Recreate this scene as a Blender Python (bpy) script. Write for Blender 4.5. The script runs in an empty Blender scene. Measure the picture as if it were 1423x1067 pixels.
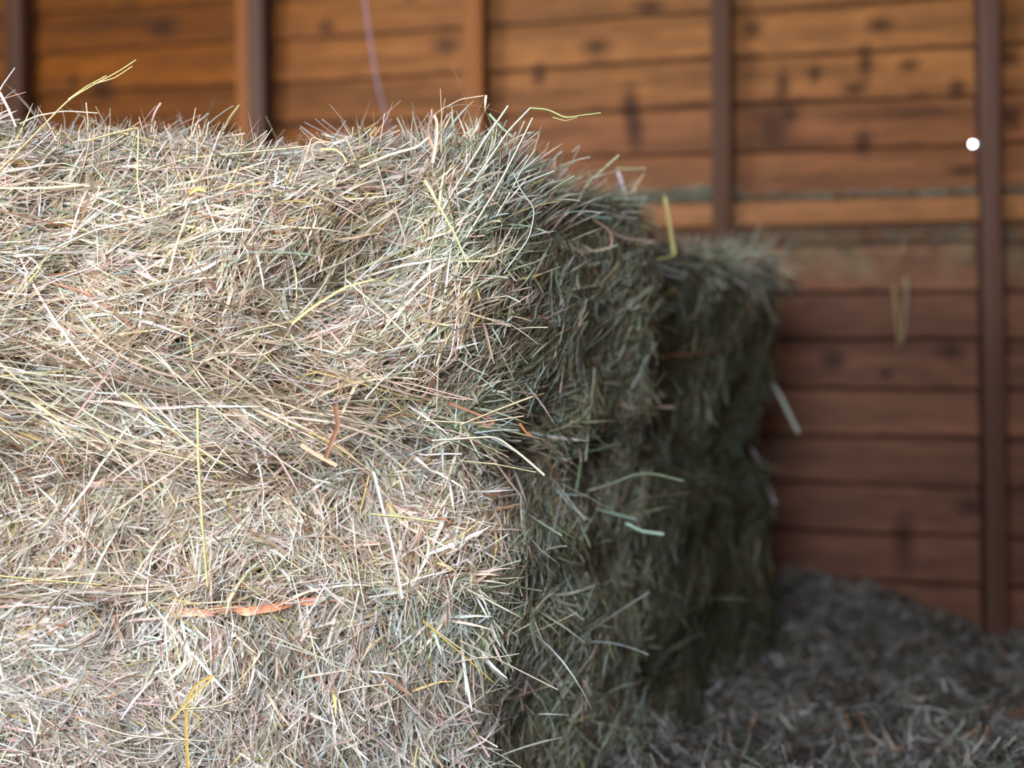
import bpy, math
import numpy as np
from mathutils import Matrix, Vector

sc = bpy.context.scene
rng = np.random.default_rng(11)

# ------------------------------------------------------------------ camera
F = 1560.0            # focal length in pixels of the 1423 px wide frame
CAM = np.array([0.0, 0.0, 0.75])
ROLL = math.radians(0.45)
RIGHT = np.array([math.cos(ROLL), 0, -math.sin(ROLL)])
UP = np.array([math.sin(ROLL), 0, math.cos(ROLL)])
HORIZON = 430.0
cd = bpy.data.cameras.new('camera')
cam = bpy.data.objects.new('camera', cd)
sc.collection.objects.link(cam)
cam.matrix_world = Matrix(((RIGHT[0], UP[0], 0, CAM[0]),
                           (RIGHT[1], UP[1], -1, CAM[1]),
                           (RIGHT[2], UP[2], 0, CAM[2]),
                           (0, 0, 0, 1)))
cd.sensor_width = 36
cd.lens = 36 * F / 1423
cd.shift_y = (HORIZON - 533.5) / 1423
cd.clip_start = 0.05
cd.dof.use_dof = True
cd.dof.focus_distance = 1.40
cd.dof.aperture_fstop = 1.4
sc.camera = cam

# ------------------------------------------------------------------ daylight
SKY = 25.0
w = bpy.data.worlds.new('overcast_sky')
sc.world = w
w.use_nodes = True
bg = w.node_tree.nodes['Background']
bg.inputs[0].default_value = (0.84, 0.91, 1.0, 1)
bg.inputs[1].default_value = SKY
DOOR = dict(x0=-1.7, x1=-0.12, z0=1.0, z1=2.28, y=-1.1)     # the open doorway the daylight comes through
SIDE = dict(y0=-0.95, y1=0.75, z0=0.55, z1=2.25, x=-2.75)   # and the opening in the left wall


def portal(name, loc, rot, sx, sy):
    pl = bpy.data.lights.new(name, 'AREA')
    pl.shape = 'RECTANGLE'
    pl.size = sx
    pl.size_y = sy
    pl.cycles.is_portal = True
    po = bpy.data.objects.new(name, pl)
    sc.collection.objects.link(po)
    po.location = loc
    po.rotation_euler = rot


portal('doorway_daylight', ((DOOR['x0'] + DOOR['x1']) / 2, DOOR['y'], (DOOR['z0'] + DOOR['z1']) / 2),
       (math.radians(90), 0, 0), DOOR['x1'] - DOOR['x0'], DOOR['z1'] - DOOR['z0'])
portal('side_daylight', (SIDE['x'], (SIDE['y0'] + SIDE['y1']) / 2, (SIDE['z0'] + SIDE['z1']) / 2),
       (math.radians(90), 0, math.radians(-90)), SIDE['y1'] - SIDE['y0'], SIDE['z1'] - SIDE['z0'])

sc.view_settings.view_transform = 'Standard'
sc.view_settings.look = 'None'
sc.view_settings.gamma = 1
sc.view_settings.use_curve_mapping = False
sc.view_settings.exposure = 0.0
sc.cycles.max_bounces = 6
sc.cycles.diffuse_bounces = 4
sc.cycles.use_denoising = True


# ------------------------------------------------------------------ helpers
def P(px, py, Y):
    """the point at depth Y that the camera sees at (px, py)"""
    return CAM + Y * (np.array([0, 1.0, 0]) + (px - 711.5) / F * RIGHT - (py - HORIZON) / F * UP)


def lin(c):
    c = np.asarray(c, float) / 255
    return np.where(c <= 0.04045, c / 12.92, ((c + 0.055) / 1.055) ** 2.4)


def link(name, verts, faces, mat, parent=None, col=None, smooth=False, **props):
    """faces: int array (n, 3 or 4), or a list of such arrays"""
    verts = np.asarray(verts, np.float32).reshape(-1, 3)
    if not isinstance(faces, list):
        faces = [faces]
    loops = np.concatenate([np.asarray(f).ravel() for f in faces]).astype(np.int32)
    sizes = np.concatenate([np.full(len(f), np.asarray(f).shape[1]) for f in faces]).astype(np.int32)
    starts = np.concatenate([[0], np.cumsum(sizes)[:-1]]).astype(np.int32)
    me = bpy.data.meshes.new(name)
    me.vertices.add(len(verts))
    me.vertices.foreach_set('co', verts.ravel())
    me.loops.add(len(loops))
    me.loops.foreach_set('vertex_index', loops)
    me.polygons.add(len(sizes))
    me.polygons.foreach_set('loop_start', starts)
    me.polygons.foreach_set('loop_total', sizes)
    me.update(calc_edges=True)
    if smooth:
        me.polygons.foreach_set('use_smooth', np.ones(len(sizes), bool))
    if col is not None:
        a = me.color_attributes.new('tint', 'FLOAT_COLOR', 'POINT')
        c4 = np.ones((len(verts), 4), np.float32)
        c4[:, :3] = col
        a.data.foreach_set('color', c4.ravel())
    me.materials.append(mat)
    me.validate()
    o = bpy.data.objects.new(name, me)
    sc.collection.objects.link(o)
    if parent:
        o.parent = parent
        o.matrix_parent_inverse = Matrix.Translation(parent.location).inverted()
    for k, v in props.items():
        o[k] = v
    return o


def empty(name, loc, label, cat, group=None):
    o = bpy.data.objects.new(name, None)
    sc.collection.objects.link(o)
    o.empty_display_size = 0.1
    o.location = loc
    o['label'] = label
    o['category'] = cat
    if group:
        o['group'] = group
    return o


class Waves:
    """smooth random field in 3-D, about -1..1"""
    def __init__(self, seed, scale, n=14):
        r = np.random.default_rng(seed)
        k = r.normal(size=(n, 3))
        k /= np.linalg.norm(k, axis=1)[:, None]
        self.k = k * (2 * np.pi / scale) * r.uniform(0.6, 1.6, n)[:, None]
        self.p = r.uniform(0, 6.283, n)
        self.a = 1.5 / math.sqrt(n)

    def __call__(self, p):
        return np.sin(p @ self.k.T + self.p).sum(1) * self.a


def norm(v):
    return v / np.maximum(np.linalg.norm(v, axis=-1, keepdims=True), 1e-9)


# ------------------------------------------------------------------ materials
def hay_material(name, rough=0.5, trans=0.25):
    m = bpy.data.materials.new(name)
    m.use_nodes = True
    nt = m.node_tree
    b = nt.nodes['Principled BSDF']
    out = nt.nodes['Material Output']
    at = nt.nodes.new('ShaderNodeAttribute')
    at.attribute_name = 'tint'
    nz = nt.nodes.new('ShaderNodeTexNoise')
    nz.inputs['Scale'].default_value = 260
    tc = nt.nodes.new('ShaderNodeTexCoord')
    nt.links.new(tc.outputs['Object'], nz.inputs['Vector'])
    mr = nt.nodes.new('ShaderNodeMapRange')
    mr.inputs['To Min'].default_value = 0.75
    mr.inputs['To Max'].default_value = 1.2
    nt.links.new(nz.outputs['Fac'], mr.inputs['Value'])
    mx = nt.nodes.new('ShaderNodeVectorMath')
    mx.operation = 'SCALE'
    nt.links.new(at.outputs['Color'], mx.inputs[0])
    nt.links.new(mr.outputs['Result'], mx.inputs['Scale'])
    nt.links.new(mx.outputs['Vector'], b.inputs['Base Color'])
    b.inputs['Roughness'].default_value = rough
    b.inputs['Specular IOR Level'].default_value = 0.55
    if trans:
        tr = nt.nodes.new('ShaderNodeBsdfTranslucent')
        nt.links.new(mx.outputs['Vector'], tr.inputs['Color'])
        ms = nt.nodes.new('ShaderNodeMixShader')
        ms.inputs[0].default_value = trans
        nt.links.new(b.outputs[0], ms.inputs[1])
        nt.links.new(tr.outputs[0], ms.inputs[2])
        nt.links.new(ms.outputs[0], out.inputs[0])
    return m


M_STRAW = hay_material('dry_hay', 0.38, 0.28)
M_CORE = hay_material('packed_hay', 0.8, 0)


def wood_material(name, base, attr=True, scale=1.0, rot=0.0, along='X'):
    m = bpy.data.materials.new(name)
    m.use_nodes = True
    nt = m.node_tree
    b = nt.nodes['Principled BSDF']
    tc = nt.nodes.new('ShaderNodeTexCoord')
    mp = nt.nodes.new('ShaderNodeMapping')
    mp.inputs['Rotation'].default_value = (0, 0, rot)
    mp.inputs['Scale'].default_value = {'X': (2.5, 60, 60), 'Z': (60, 60, 2.5), 'Y': (60, 2.5, 60)}[along]
    nz = nt.nodes.new('ShaderNodeTexNoise')
    nz.inputs['Scale'].default_value = scale
    nz.inputs['Detail'].default_value = 5
    nt.links.new(tc.outputs['Object'], mp.inputs['Vector'])
    nt.links.new(mp.outputs['Vector'], nz.inputs['Vector'])
    mr = nt.nodes.new('ShaderNodeMapRange')
    mr.inputs['From Min'].default_value = 0.25
    mr.inputs['From Max'].default_value = 0.75
    mr.inputs['To Min'].default_value = 0.72
    mr.inputs['To Max'].default_value = 1.2
    nt.links.new(nz.outputs['Fac'], mr.inputs['Value'])
    mx = nt.nodes.new('ShaderNodeVectorMath')
    mx.operation = 'SCALE'
    if attr:
        at = nt.nodes.new('ShaderNodeAttribute')
        at.attribute_name = 'tint'
        nt.links.new(at.outputs['Color'], mx.inputs[0])
    else:
        mx.inputs[0].default_value = tuple(base)
    nt.links.new(mr.outputs['Result'], mx.inputs['Scale'])
    nt.links.new(mx.outputs['Vector'], b.inputs['Base Color'])
    b.inputs['Roughness'].default_value = 0.6
    b.inputs['Specular IOR Level'].default_value = 0.15
    bp = nt.nodes.new('ShaderNodeBump')
    bp.inputs['Strength'].default_value = 0.25
    bp.inputs['Distance'].default_value = 0.002
    nt.links.new(nz.outputs['Fac'], bp.inputs['Height'])
    nt.links.new(bp.outputs['Normal'], b.inputs['Normal'])
    return m


# ------------------------------------------------------------------ the shed
A = math.radians(12)
WD = np.array([math.cos(A), -math.sin(A), 0])       # along the back wall, to the right
WN = np.array([-math.sin(A), -math.cos(A), 0])      # out of the back wall, towards the room
W0 = np.array([-0.063, 2.86, 0])                    # foot of the third batten


def wall_pt(s, z, d=0.0):
    s = np.asarray(s, float)
    z = np.asarray(z, float)
    d = np.asarray(d, float)
    return W0 + s[..., None] * WD + d[..., None] * WN + z[..., None] * np.array([0, 0, 1.0])


M_BOARD = wood_material('stained_board', None, True, 1.0, A)
PITCH = 0.1135
Z_REF = 0.784
HOLES = [(1351, 201, 0.0055)]


def wall_s(px, Y_guess=2.65):
    """wall coordinate s seen in pixel column px"""
    a = (px - 711.5) / F
    return (a * W0[1] - W0[0]) / (WD[0] - a * WD[1])


KNOTS = [(1075, 178, 26, 34), (1190, 125, 14, 9), (1100, 160, 9, 9), (1200, 200, 10, 16), (1205, 90, 8, 20),
         (1225, 36, 14, 10), (1048, 42, 12, 9), (1340, 238, 20, 8), (1265, 92, 12, 8), (1095, 398, 13, 13),
         (1157, 500, 13, 11), (1320, 488, 15, 12), (1230, 518, 8, 7), (908, 12, 18, 8), (833, 68, 16, 11),
         (753, 107, 8, 12), (878, 150, 9, 25), (886, 180, 10, 30), (1252, 750, 12, 30), (1345, 702, 16, 9),
         (150, 125, 14, 16), (232, 42, 20, 12), (625, 65, 18, 12), (110, 115, 8, 8), (1400, 80, 14, 10),
         (1405, 165, 12, 12), (1090, 120, 8, 22), (1135, 105, 7, 12), (1330, 125, 9, 12), (460, 40, 10, 8)]


def board_wall():
    ds = 0.01
    s = np.arange(-2.9, 2.6, ds)
    V, C, Fc = [], [], []
    base = 0
    k0, k1 = -8, 15
    grain = Waves(5, 0.5, 20)
    rw = np.random.default_rng(4)
    knots = []
    for (px, py, rx, ry) in KNOTS:
        ss = wall_s(px)
        Y = W0[1] + ss * WD[1]
        p = P(px, py, Y)
        knots.append((ss, p[2], rx * Y / F * 1.05, ry * Y / F * 1.05))
    for _ in range(10):
        knots.append((rw.uniform(-2.6, 2.3), rw.uniform(0, 2.3), rw.uniform(.008, .02), rw.uniform(.006, .014)))
    for k in range(k0, k1):
        z0 = Z_REF + k * PITCH
        n = 16
        v = np.linspace(0, 1, n)
        # cross-section: bottom edge thick and proud, tapering to a feather edge behind the next board up
        rows_z = np.concatenate([[z0 + 0.004], z0 + v * (PITCH + 0.022), z0 + v[::-1] * (PITCH + 0.022)])
        rows_d = np.concatenate([[0.000], 0.024 - 0.020 * v, 0.0 * v])
        r = np.random.default_rng(100 + k)
        wob = (np.sin(s * r.uniform(3, 6) + r.uniform(0, 6)) * 0.0016 + np.sin(s * r.uniform(9, 17) + r.uniform(0, 6)) * 0.0012)
        S, Z = np.meshgrid(s, rows_z)
        nr_ = len(rows_z)
        D = np.repeat(rows_d[:, None], len(s), 1)
        Z = Z + wob[None, :]
        pts = wall_pt(S, Z, D).reshape(-1, 3)
        # board colour: changes from panel to panel and board to board, darker towards the bottom
        zz, ss = Z.ravel(), S.ravel()
        panel = np.floor((ss + 0.6 + 10 * 1.8) / 1.8)
        rp = np.sin(panel * 12.9898 + k * 78.233) * 43758.5453
        rp = rp - np.floor(rp)
        lefty = np.clip((0.15 - ss) / 0.9, 0, 1)
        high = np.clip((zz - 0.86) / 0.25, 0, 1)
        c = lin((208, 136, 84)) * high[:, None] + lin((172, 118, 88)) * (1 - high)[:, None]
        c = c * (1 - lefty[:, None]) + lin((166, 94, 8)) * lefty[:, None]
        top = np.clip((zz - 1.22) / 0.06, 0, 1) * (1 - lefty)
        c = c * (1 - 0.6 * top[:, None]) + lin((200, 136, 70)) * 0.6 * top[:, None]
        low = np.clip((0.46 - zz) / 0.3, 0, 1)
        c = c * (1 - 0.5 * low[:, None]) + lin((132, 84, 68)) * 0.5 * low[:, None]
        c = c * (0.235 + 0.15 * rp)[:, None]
        gp = np.stack([ss * 0.5, np.zeros_like(ss), zz * 7 + k * 3], 1)
        c = c * (1 + 0.12 * grain(gp))[:, None]
        gp2 = np.stack([ss * 1.5, np.zeros_like(ss) + 4, zz * 22 + k * 3], 1)
        c = c * (1 + 0.06 * grain(gp2))[:, None]
        for (ks, kz, rx, ry) in knots:
            if abs(kz - z0 - PITCH / 2) > PITCH:
                continue
            q = ((ss - ks) / rx) ** 2 + ((zz - kz) / ry) ** 2
            a = np.exp(-q * 0.8)[:, None]
            c = c * (1 - 0.85 * a) + lin((38, 19, 11)) * 0.85 * a
            halo = (np.exp(-np.abs(q - 4) * 0.5) * 0.15)[:, None]
            c = c * (1 + halo)
        # dark strip along the waney lower edge: shade of the lap, painted in
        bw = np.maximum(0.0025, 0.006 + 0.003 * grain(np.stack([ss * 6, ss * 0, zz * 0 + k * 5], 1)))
        lap_shade = np.clip(1.3 - (zz - wob[None, :].repeat(nr_, 0).ravel() - z0) / bw, 0, 1)[:, None] * 0.85
        c = c * (1 - lap_shade) + lin((48, 26, 16)) * lap_shade
        # dust and dried hay smears under the ledge
        dust = np.clip(1 - np.abs(zz - 0.87) / 0.075, 0, 1) * np.clip((ss - 0.2) / 0.3, 0, 1) * (0.6 + 0.4 * grain(np.stack([ss * 8, zz * 3, ss], 1)))
        dust = np.clip(dust, 0, 1)[:, None] * 0.6
        c = c * (1 - dust) + lin((120, 108, 78)) * dust
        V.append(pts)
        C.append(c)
        nr, ns = S.shape
        i = np.arange(nr - 1)[:, None] * ns + np.arange(ns - 1)[None, :]
        f = np.stack([i, i + 1, i + ns + 1, i + ns], -1).reshape(-1, 4)
        last = (nr - 1) * ns + np.arange(ns - 1)
        f = np.concatenate([f, np.stack([last, last + 1, np.arange(ns - 1) + 1, np.arange(ns - 1)], -1)])
        # knot holes that daylight shows through
        cen = pts[f].mean(1)
        fs, fz, fd = (cen - W0) @ WD, cen[:, 2], (cen - W0) @ WN
        keep = np.ones(len(f), bool)
        for (px, py, rad) in HOLES:
            ray = P(px, py, 1.0) - CAM
            t = (((W0 - CAM) @ WN) + fd) / (ray @ WN)
            hp = CAM + t[:, None] * ray
            near = (np.abs((hp - W0) @ WD - fs) < rad) & (np.abs(hp[:, 2] - fz) < rad)
            keep &= ~near
        Fc.append(f[keep] + base)
        base += len(pts)
    V = np.concatenate(V)
    C = np.clip(np.concatenate(C), 0.002, 1)
    Fc = np.concatenate(Fc)
    cen = V[Fc].mean(1)
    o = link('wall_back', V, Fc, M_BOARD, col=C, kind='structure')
    return o


wall_back = board_wall()


def box_verts(p0, ax, ay, az):
    """box from corner p0 along three edge vectors, with small chamfers left to the bevel modifier"""
    p0, ax, ay, az = [np.asarray(q, float) for q in (p0, ax, ay, az)]
    v = [p0, p0 + ax, p0 + ax + ay, p0 + ay, p0 + az, p0 + ax + az, p0 + ax + ay + az, p0 + ay + az]
    f = np.array([(0, 3, 2, 1), (4, 5, 6, 7), (0, 1, 5, 4), (1, 2, 6, 5), (2, 3, 7, 6), (3, 0, 4, 7)])
    return np.array(v), f


def bevel(o, wd=0.003, seg=2):
    m = o.modifiers.new('bevel', 'BEVEL')
    m.width = wd
    m.segments = seg
    return o


def batten(name, s0, s1, z0, z1, depth, mat, d0=0.004, lean=0.0):
    a = wall_pt(s0, z0, d0)
    v, f = box_verts(a, (s1 - s0) * WD, depth * WN, np.array([0, 0, z1 - z0]) + lean * (z1 - z0) * WD)
    return bevel(link(name, v, f, mat, kind='structure'), 0.004)


WB = {n: wood_material('batten_' + n, lin(c), False, 1.0, 0, 'Z') for n, c in
      dict(grey=(82, 58, 48), warm=(124, 76, 36), brown=(76, 50, 34), dark=(72, 42, 26)).items()}
battens = []


def px_batten(i, x0, x1, mat, depth=0.04, lean=0.0, d0=0.004):
    s0, s1 = wall_s(x0), wall_s(x1)
    return batten('trim_%d' % i, s0, s1, 0.0, 2.3, depth, WB[mat], d0, lean)


px_batten(1, 34, 58, 'brown', 0.08)
px_batten(2, 343, 366, 'warm', 0.05)
px_batten(3, 366.5, 388, 'grey', 0.085)
px_batten(4, 658, 684, 'warm', 0.08)
px_batten(5, 992, 1019, 'brown', 0.08)
px_batten(6, 1358, 1385, 'grey', 0.085, lean=-0.004)
rail = batten('trim_7', -2.6, 2.3, 0.945, 1.003, 0.03, wood_material('rail_wood', lin((138, 94, 58)), False, 1.0, A, 'X'), 0.0145)

M_SHELL = wood_material('shed_cladding', lin((120, 76, 50)), False, 1.0, 0, 'X')
M_DIRT = hay_material('trodden_earth', 0.9, 0)


def slab(name, lo, hi, mat):
    lo, hi = np.array(lo, float), np.array(hi, float)
    d = hi - lo
    v, f = box_verts(lo, (d[0], 0, 0), (0, d[1], 0), (0, 0, d[2]))
    return link(name, v, f, mat, col=lin((70, 58, 44)), kind='structure')


XL, XR, YF = -2.75, 2.2, DOOR['y']
slab('floor', (XL - .1, YF - .1, -0.12), (XR + .1, 3.6, -0.02), M_DIRT)
slab('ceiling', (XL - .1, YF - .1, 2.32), (XR + .1, 3.6, 2.40), M_SHELL)
slab('wall_right', (XR, YF, -0.02), (XR + .06, 2.42, 2.32), M_SHELL)
# front wall with the doorway: one mesh
vv, ff, nb = [], [], 0
for (x0, x1, z0, z1) in [(XL, DOOR['x0'], -0.02, 2.32), (DOOR['x1'], XR, -0.02, 2.32),
                         (DOOR['x0'], DOOR['x1'], DOOR['z1'], 2.32), (DOOR['x0'], DOOR['x1'], -0.02, DOOR['z0'])]:
    v, f = box_verts((x0, YF - .06, z0), (x1 - x0, 0, 0), (0, 0.055, 0), (0, 0, z1 - z0))
    vv.append(v); ff.append(f + nb); nb += 8
link('wall_front', np.concatenate(vv), np.concatenate(ff), M_SHELL, kind='structure')
vv, ff, nb = [], [], 0
for (y0, y1, z0, z1) in [(YF, SIDE['y0'], -0.02, 2.32), (SIDE['y1'], 3.42, -0.02, 2.32),
                         (SIDE['y0'], SIDE['y1'], SIDE['z1'], 2.32), (SIDE['y0'], SIDE['y1'], -0.02, SIDE['z0'])]:
    v, f = box_verts((XL - .06, y0, z0), (0.055, 0, 0), (0, y1 - y0, 0), (0, 0, z1 - z0))
    vv.append(v); ff.append(f + nb); nb += 8
link('wall_left', np.concatenate(vv), np.concatenate(ff), M_SHELL, kind='structure')

# ------------------------------------------------------------------ hay strands
PAL = dict(
    straw=[((238, 224, 196), 5), ((228, 208, 180), 5), ((220, 194, 172), 5), ((246, 240, 226), 6), ((230, 200, 186), 4),
           ((200, 192, 158), 3), ((232, 210, 138), 1.2), ((172, 140, 112), 2), ((176, 122, 92), 0.6), ((208, 214, 200), 2.5),
           ((160, 152, 116), 2.2)],
    pale=[((234, 226, 212), 5), ((220, 208, 192), 5), ((206, 192, 180), 4), ((244, 240, 234), 4.5), ((222, 196, 184), 4),
          ((208, 204, 178), 3), ((228, 212, 140), .7), ((176, 148, 122), 1.6), ((212, 220, 214), 4.5), ((176, 124, 96), 0.3)],
    green=[((180, 192, 164), 5), ((158, 174, 148), 5), ((200, 208, 186), 4), ((152, 158, 120), 4), ((188, 202, 198), 5),
           ((112, 116, 84), 3), ((160, 138, 112), 3), ((190, 186, 150), 2), ((118, 92, 68), 2), ((200, 210, 196), 1.5)],
    olive=[((86, 94, 72), 5), ((72, 78, 56), 5), ((106, 112, 88), 4), ((98, 88, 68), 3), ((96, 110, 100), 3),  # dark tones, put the rear stack's shade into the strand colour
           ((142, 142, 112), 1.6), ((84, 70, 52), 3), ((160, 166, 144), .8)],
    floor=[((116, 114, 108), 5), ((84, 80, 74), 5), ((158, 160, 162), 4), ((108, 118, 106), 3), ((80, 72, 62), 4),
           ((168, 166, 154), 1.8), ((150, 110, 84), .8), ((132, 140, 134), 2)])


def palette(name, n, r):
    cs = np.array([lin(c) for c, _ in PAL[name]])
    wt = np.array([x for _, x in PAL[name]], float)
    c = cs[r.choice(len(cs), n, p=wt / wt.sum())]
    return np.clip(c * r.uniform(0.65, 1.2, (n, 1)) * r.uniform(0.94, 1.06, (n, 3)), 0, 0.9)


def ribbons(path, nrm, width, col, twist=None, tube=None):
    """path (N,K,3); nrm (N,3) or (N,K,3); width (N,K); col (N,3); tube: bool mask -> triangular stalk, else folded leaf"""
    N, K, _ = path.shape
    t = norm(np.gradient(path, axis=1))
    n = nrm if nrm.ndim == 3 else np.repeat(nrm[:, None, :], K, 1)
    n = norm(n - (n * t).sum(-1, keepdims=True) * t)
    b = np.cross(t, n)
    if twist is not None:
        ca, sa = np.cos(twist)[..., None], np.sin(twist)[..., None]
        n, b = n * ca + b * sa, b * ca - n * sa
    out_v, out_f, out_c = [], [], []
    base = 0
    if tube is None:
        tube = np.zeros(N, bool)
    for kind in (False, True):
        m = tube == kind
        if not m.any():
            continue
        p, nn, bb, ww = path[m], n[m], b[m], width[m][..., None] / 2
        if kind:
            ring = np.stack([p + bb * ww, p - bb * ww * 0.5 + nn * ww * 0.87, p - bb * ww * 0.5 - nn * ww * 0.87], 2)
            pairs = [(0, 1), (1, 2), (2, 0)]
        else:
            ring = np.stack([p + bb * ww, p - nn * ww * 0.35, p - bb * ww], 2)
            pairs = [(0, 1), (1, 2)]
        M = ring.shape[0]
        idx = np.arange(M)[:, None] * (K * 3) + np.arange(K - 1)[None, :] * 3
        fs = [np.stack([idx + a, idx + c, idx + 3 + c, idx + 3 + a], -1).reshape(-1, 4) for a, c in pairs]
        out_v.append(ring.reshape(-1, 3))
        out_f.append(np.concatenate(fs) + base)
        cc = col[m]
        shade = 1 + 0.12 * np.sin(np.linspace(0, 5, K))[None, :, None] * rng.uniform(-1, 1, (M, 1, 1))
        out_c.append((np.repeat((cc[:, None, :] * shade)[:, :, None, :], 3, 2)).reshape(-1, 3))
        base += M * K * 3
    return np.concatenate(out_v), np.concatenate(out_f), np.clip(np.concatenate(out_c), 0, .95)


U_REF = np.array([0, 0.3, 1.0])


def strands(p, n, angle, L, W, depth, r, pal_col, curl=1.0, stick=0.10, K=7, wilt=0.0):
    """grow loose strands lying on a surface: p, n points and normals; angle in the tangent plane"""
    N = len(p)
    th = norm(np.cross(np.broadcast_to(U_REF, n.shape), n))
    tv = np.cross(n, th)
    s = np.linspace(-0.5, 0.5, K)[None, :]
    curv = r.normal(0, 0.26, (N, 1)) * curl
    kink = (r.random((N, 1)) < 0.16) * r.normal(0, 0.9, (N, 1)) * curl
    ks = r.uniform(-0.35, 0.35, (N, 1))
    ang = angle[:, None] + curv * s * 2 + kink / (1 + np.exp(-(s - ks) * 30)) + r.normal(0, .05, (N, K))
    calm = np.where(n[:, :1] > .5, 0.35, 1.0)          # the cut ends of the flakes are pressed flat
    tilt = r.normal(0, stick, (N, 1)) * calm
    lift = r.normal(0, 0.20, (N, 1)) * curl * calm
    el = tilt + lift * s * 2
    dl = (L / (K - 1))[:, None]
    dh = np.cos(ang) * np.cos(el) * dl
    dv = np.sin(ang) * np.cos(el) * dl
    dn = np.sin(el) * dl
    cum = lambda x: np.cumsum(x, 1) - np.cumsum(x, 1)[:, K // 2][:, None]
    H, Vv, Nn = cum(dh), cum(dv), cum(dn)
    path = p[:, None, :] + H[..., None] * th[:, None] + Vv[..., None] * tv[:, None] + (Nn + depth[:, None])[..., None] * n[:, None]
    if wilt:
        path[..., 2] -= wilt * np.maximum(0, Nn + depth[:, None] - 0.01)
    tube = r.random(N) < 0.4
    q = np.linspace(0, 1, K)[None, :]
    taper = np.where(tube[:, None], 1 - 0.25 * q, np.clip(np.minimum(q * 5 + .25, (1 - q) * 3 + 0.08), 0, 1))
    width = (W * np.where(tube, 0.72, 1.0))[:, None] * taper
    tw = r.normal(0, 0.4, (N, 1)) + r.normal(0, 0.6, (N, 1)) * s
    return ribbons(path, n, width, pal_col, tw, tube)


def sample(V, Fq, N, r, weight=None):
    """random points and normals on a quad mesh"""
    tri = np.concatenate([Fq[:, [0, 1, 2]], Fq[:, [0, 2, 3]]])
    a, b, c = V[tri[:, 0]], V[tri[:, 1]], V[tri[:, 2]]
    cr = np.cross(b - a, c - a)
    ar = np.linalg.norm(cr, axis=1)
    nn = cr / np.maximum(ar, 1e-12)[:, None]
    wt = ar if weight is None else ar * weight((a + b + c) / 3, nn)
    i = r.choice(len(tri), N, p=wt / wt.sum())
    u, v = r.random((2, N, 1))
    fl = (u + v > 1)
    u, v = np.where(fl, 1 - u, u), np.where(fl, 1 - v, v)
    return a[i] + u * (b[i] - a[i]) + v * (c[i] - a[i]), nn[i]


# ------------------------------------------------------------------ bales
def cube_grid(nx, ny, nz):
    V, Fq, base = [], [], 0
    dims = (nx, ny, nz)
    for ax in range(3):
        u, v = (ax + 1) % 3, (ax + 2) % 3
        for sg in (-1, 1):
            gu, gv = np.meshgrid(np.linspace(-1, 1, dims[u] + 1), np.linspace(-1, 1, dims[v] + 1), indexing='ij')
            p = np.zeros(gu.shape + (3,))
            p[..., ax] = sg
            p[..., u] = gu
            p[..., v] = gv
            a, b = gu.shape
            i = np.arange(a - 1)[:, None] * b + np.arange(b - 1)[None, :]
            f = np.stack([i, i + b, i + b + 1, i + 1], -1).reshape(-1, 4)
            if sg < 0:
                f = f[:, ::-1]
            V.append(p.reshape(-1, 3)); Fq.append(f + base); base += a * b
    return np.concatenate(V), np.concatenate(Fq)


class Bale:
    def __init__(self, foot, z0, z1, seed, rounding=0.055, lump=0.010, extra=None):
        self.foot = np.array(foot, float)      # front-left, front-right, back-right, back-left
        self.z0, self.z1, self.r = z0, z1, rounding
        self.n1, self.n2, self.n3 = Waves(seed, 0.22), Waves(seed + 1, 0.07), Waves(seed + 2, 0.5)
        self.lump = lump
        self.extra = extra

    def point(self, c):
        """c in the cube [-1,1]^3 surface -> world"""
        half = np.array([0.5, 0.23, (self.z1 - self.z0) / 2])
        m = c * half
        inner = np.clip(m, -(half - self.r), half - self.r)
        d = m - inner
        dn = norm(d)
        m = inner + dn * self.r
        q = m / half
        u, v = (q[:, 0] + 1) / 2, (q[:, 1] + 1) / 2
        A0, B0, C0, D0 = self.foot
        xy = ((1 - u) * (1 - v))[:, None] * A0 + (u * (1 - v))[:, None] * B0 + (u * v)[:, None] * C0 + ((1 - u) * v)[:, None] * D0
        zt = self.z1(xy) if callable(self.z1) else self.z1
        z = (self.z0 + self.z1) / 2 + m[:, 2]
        p = np.column_stack([xy, z])
        # outward direction
        e1 = norm(np.array([*(B0 - A0), 0.0])); e2 = norm(np.array([*(C0 - B0), 0.0]))
        nx = norm(np.array([e2[1], -e2[0], 0])); ny = norm(np.array([-e1[1], e1[0], 0]))
        out = norm(dn[:, :1] * nx + dn[:, 1:2] * ny + dn[:, 2:] * np.array([0, 0, 1.0]))
        disp = self.lump * (1.2 * self.n1(p) + 0.5 * self.n2(p) + 1.0 * self.n3(p))
        disp = disp - 0.045 * np.clip(self.n2(p) + 0.3 * self.n1(p) - 0.75, 0, 0.8) * np.clip(-out[:, 1], 0, 1) ** 2
        if self.extra is not None:
            disp = disp + self.extra(p, out)
        return p + out * disp[:, None], out

    def build(self, res=(70, 34, 32)):
        c, f = cube_grid(*res)
        v, _ = self.point(c)
        return v, f


def gauss(x, m, s):
    return np.exp(-((x - m) / s) ** 2)


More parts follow.
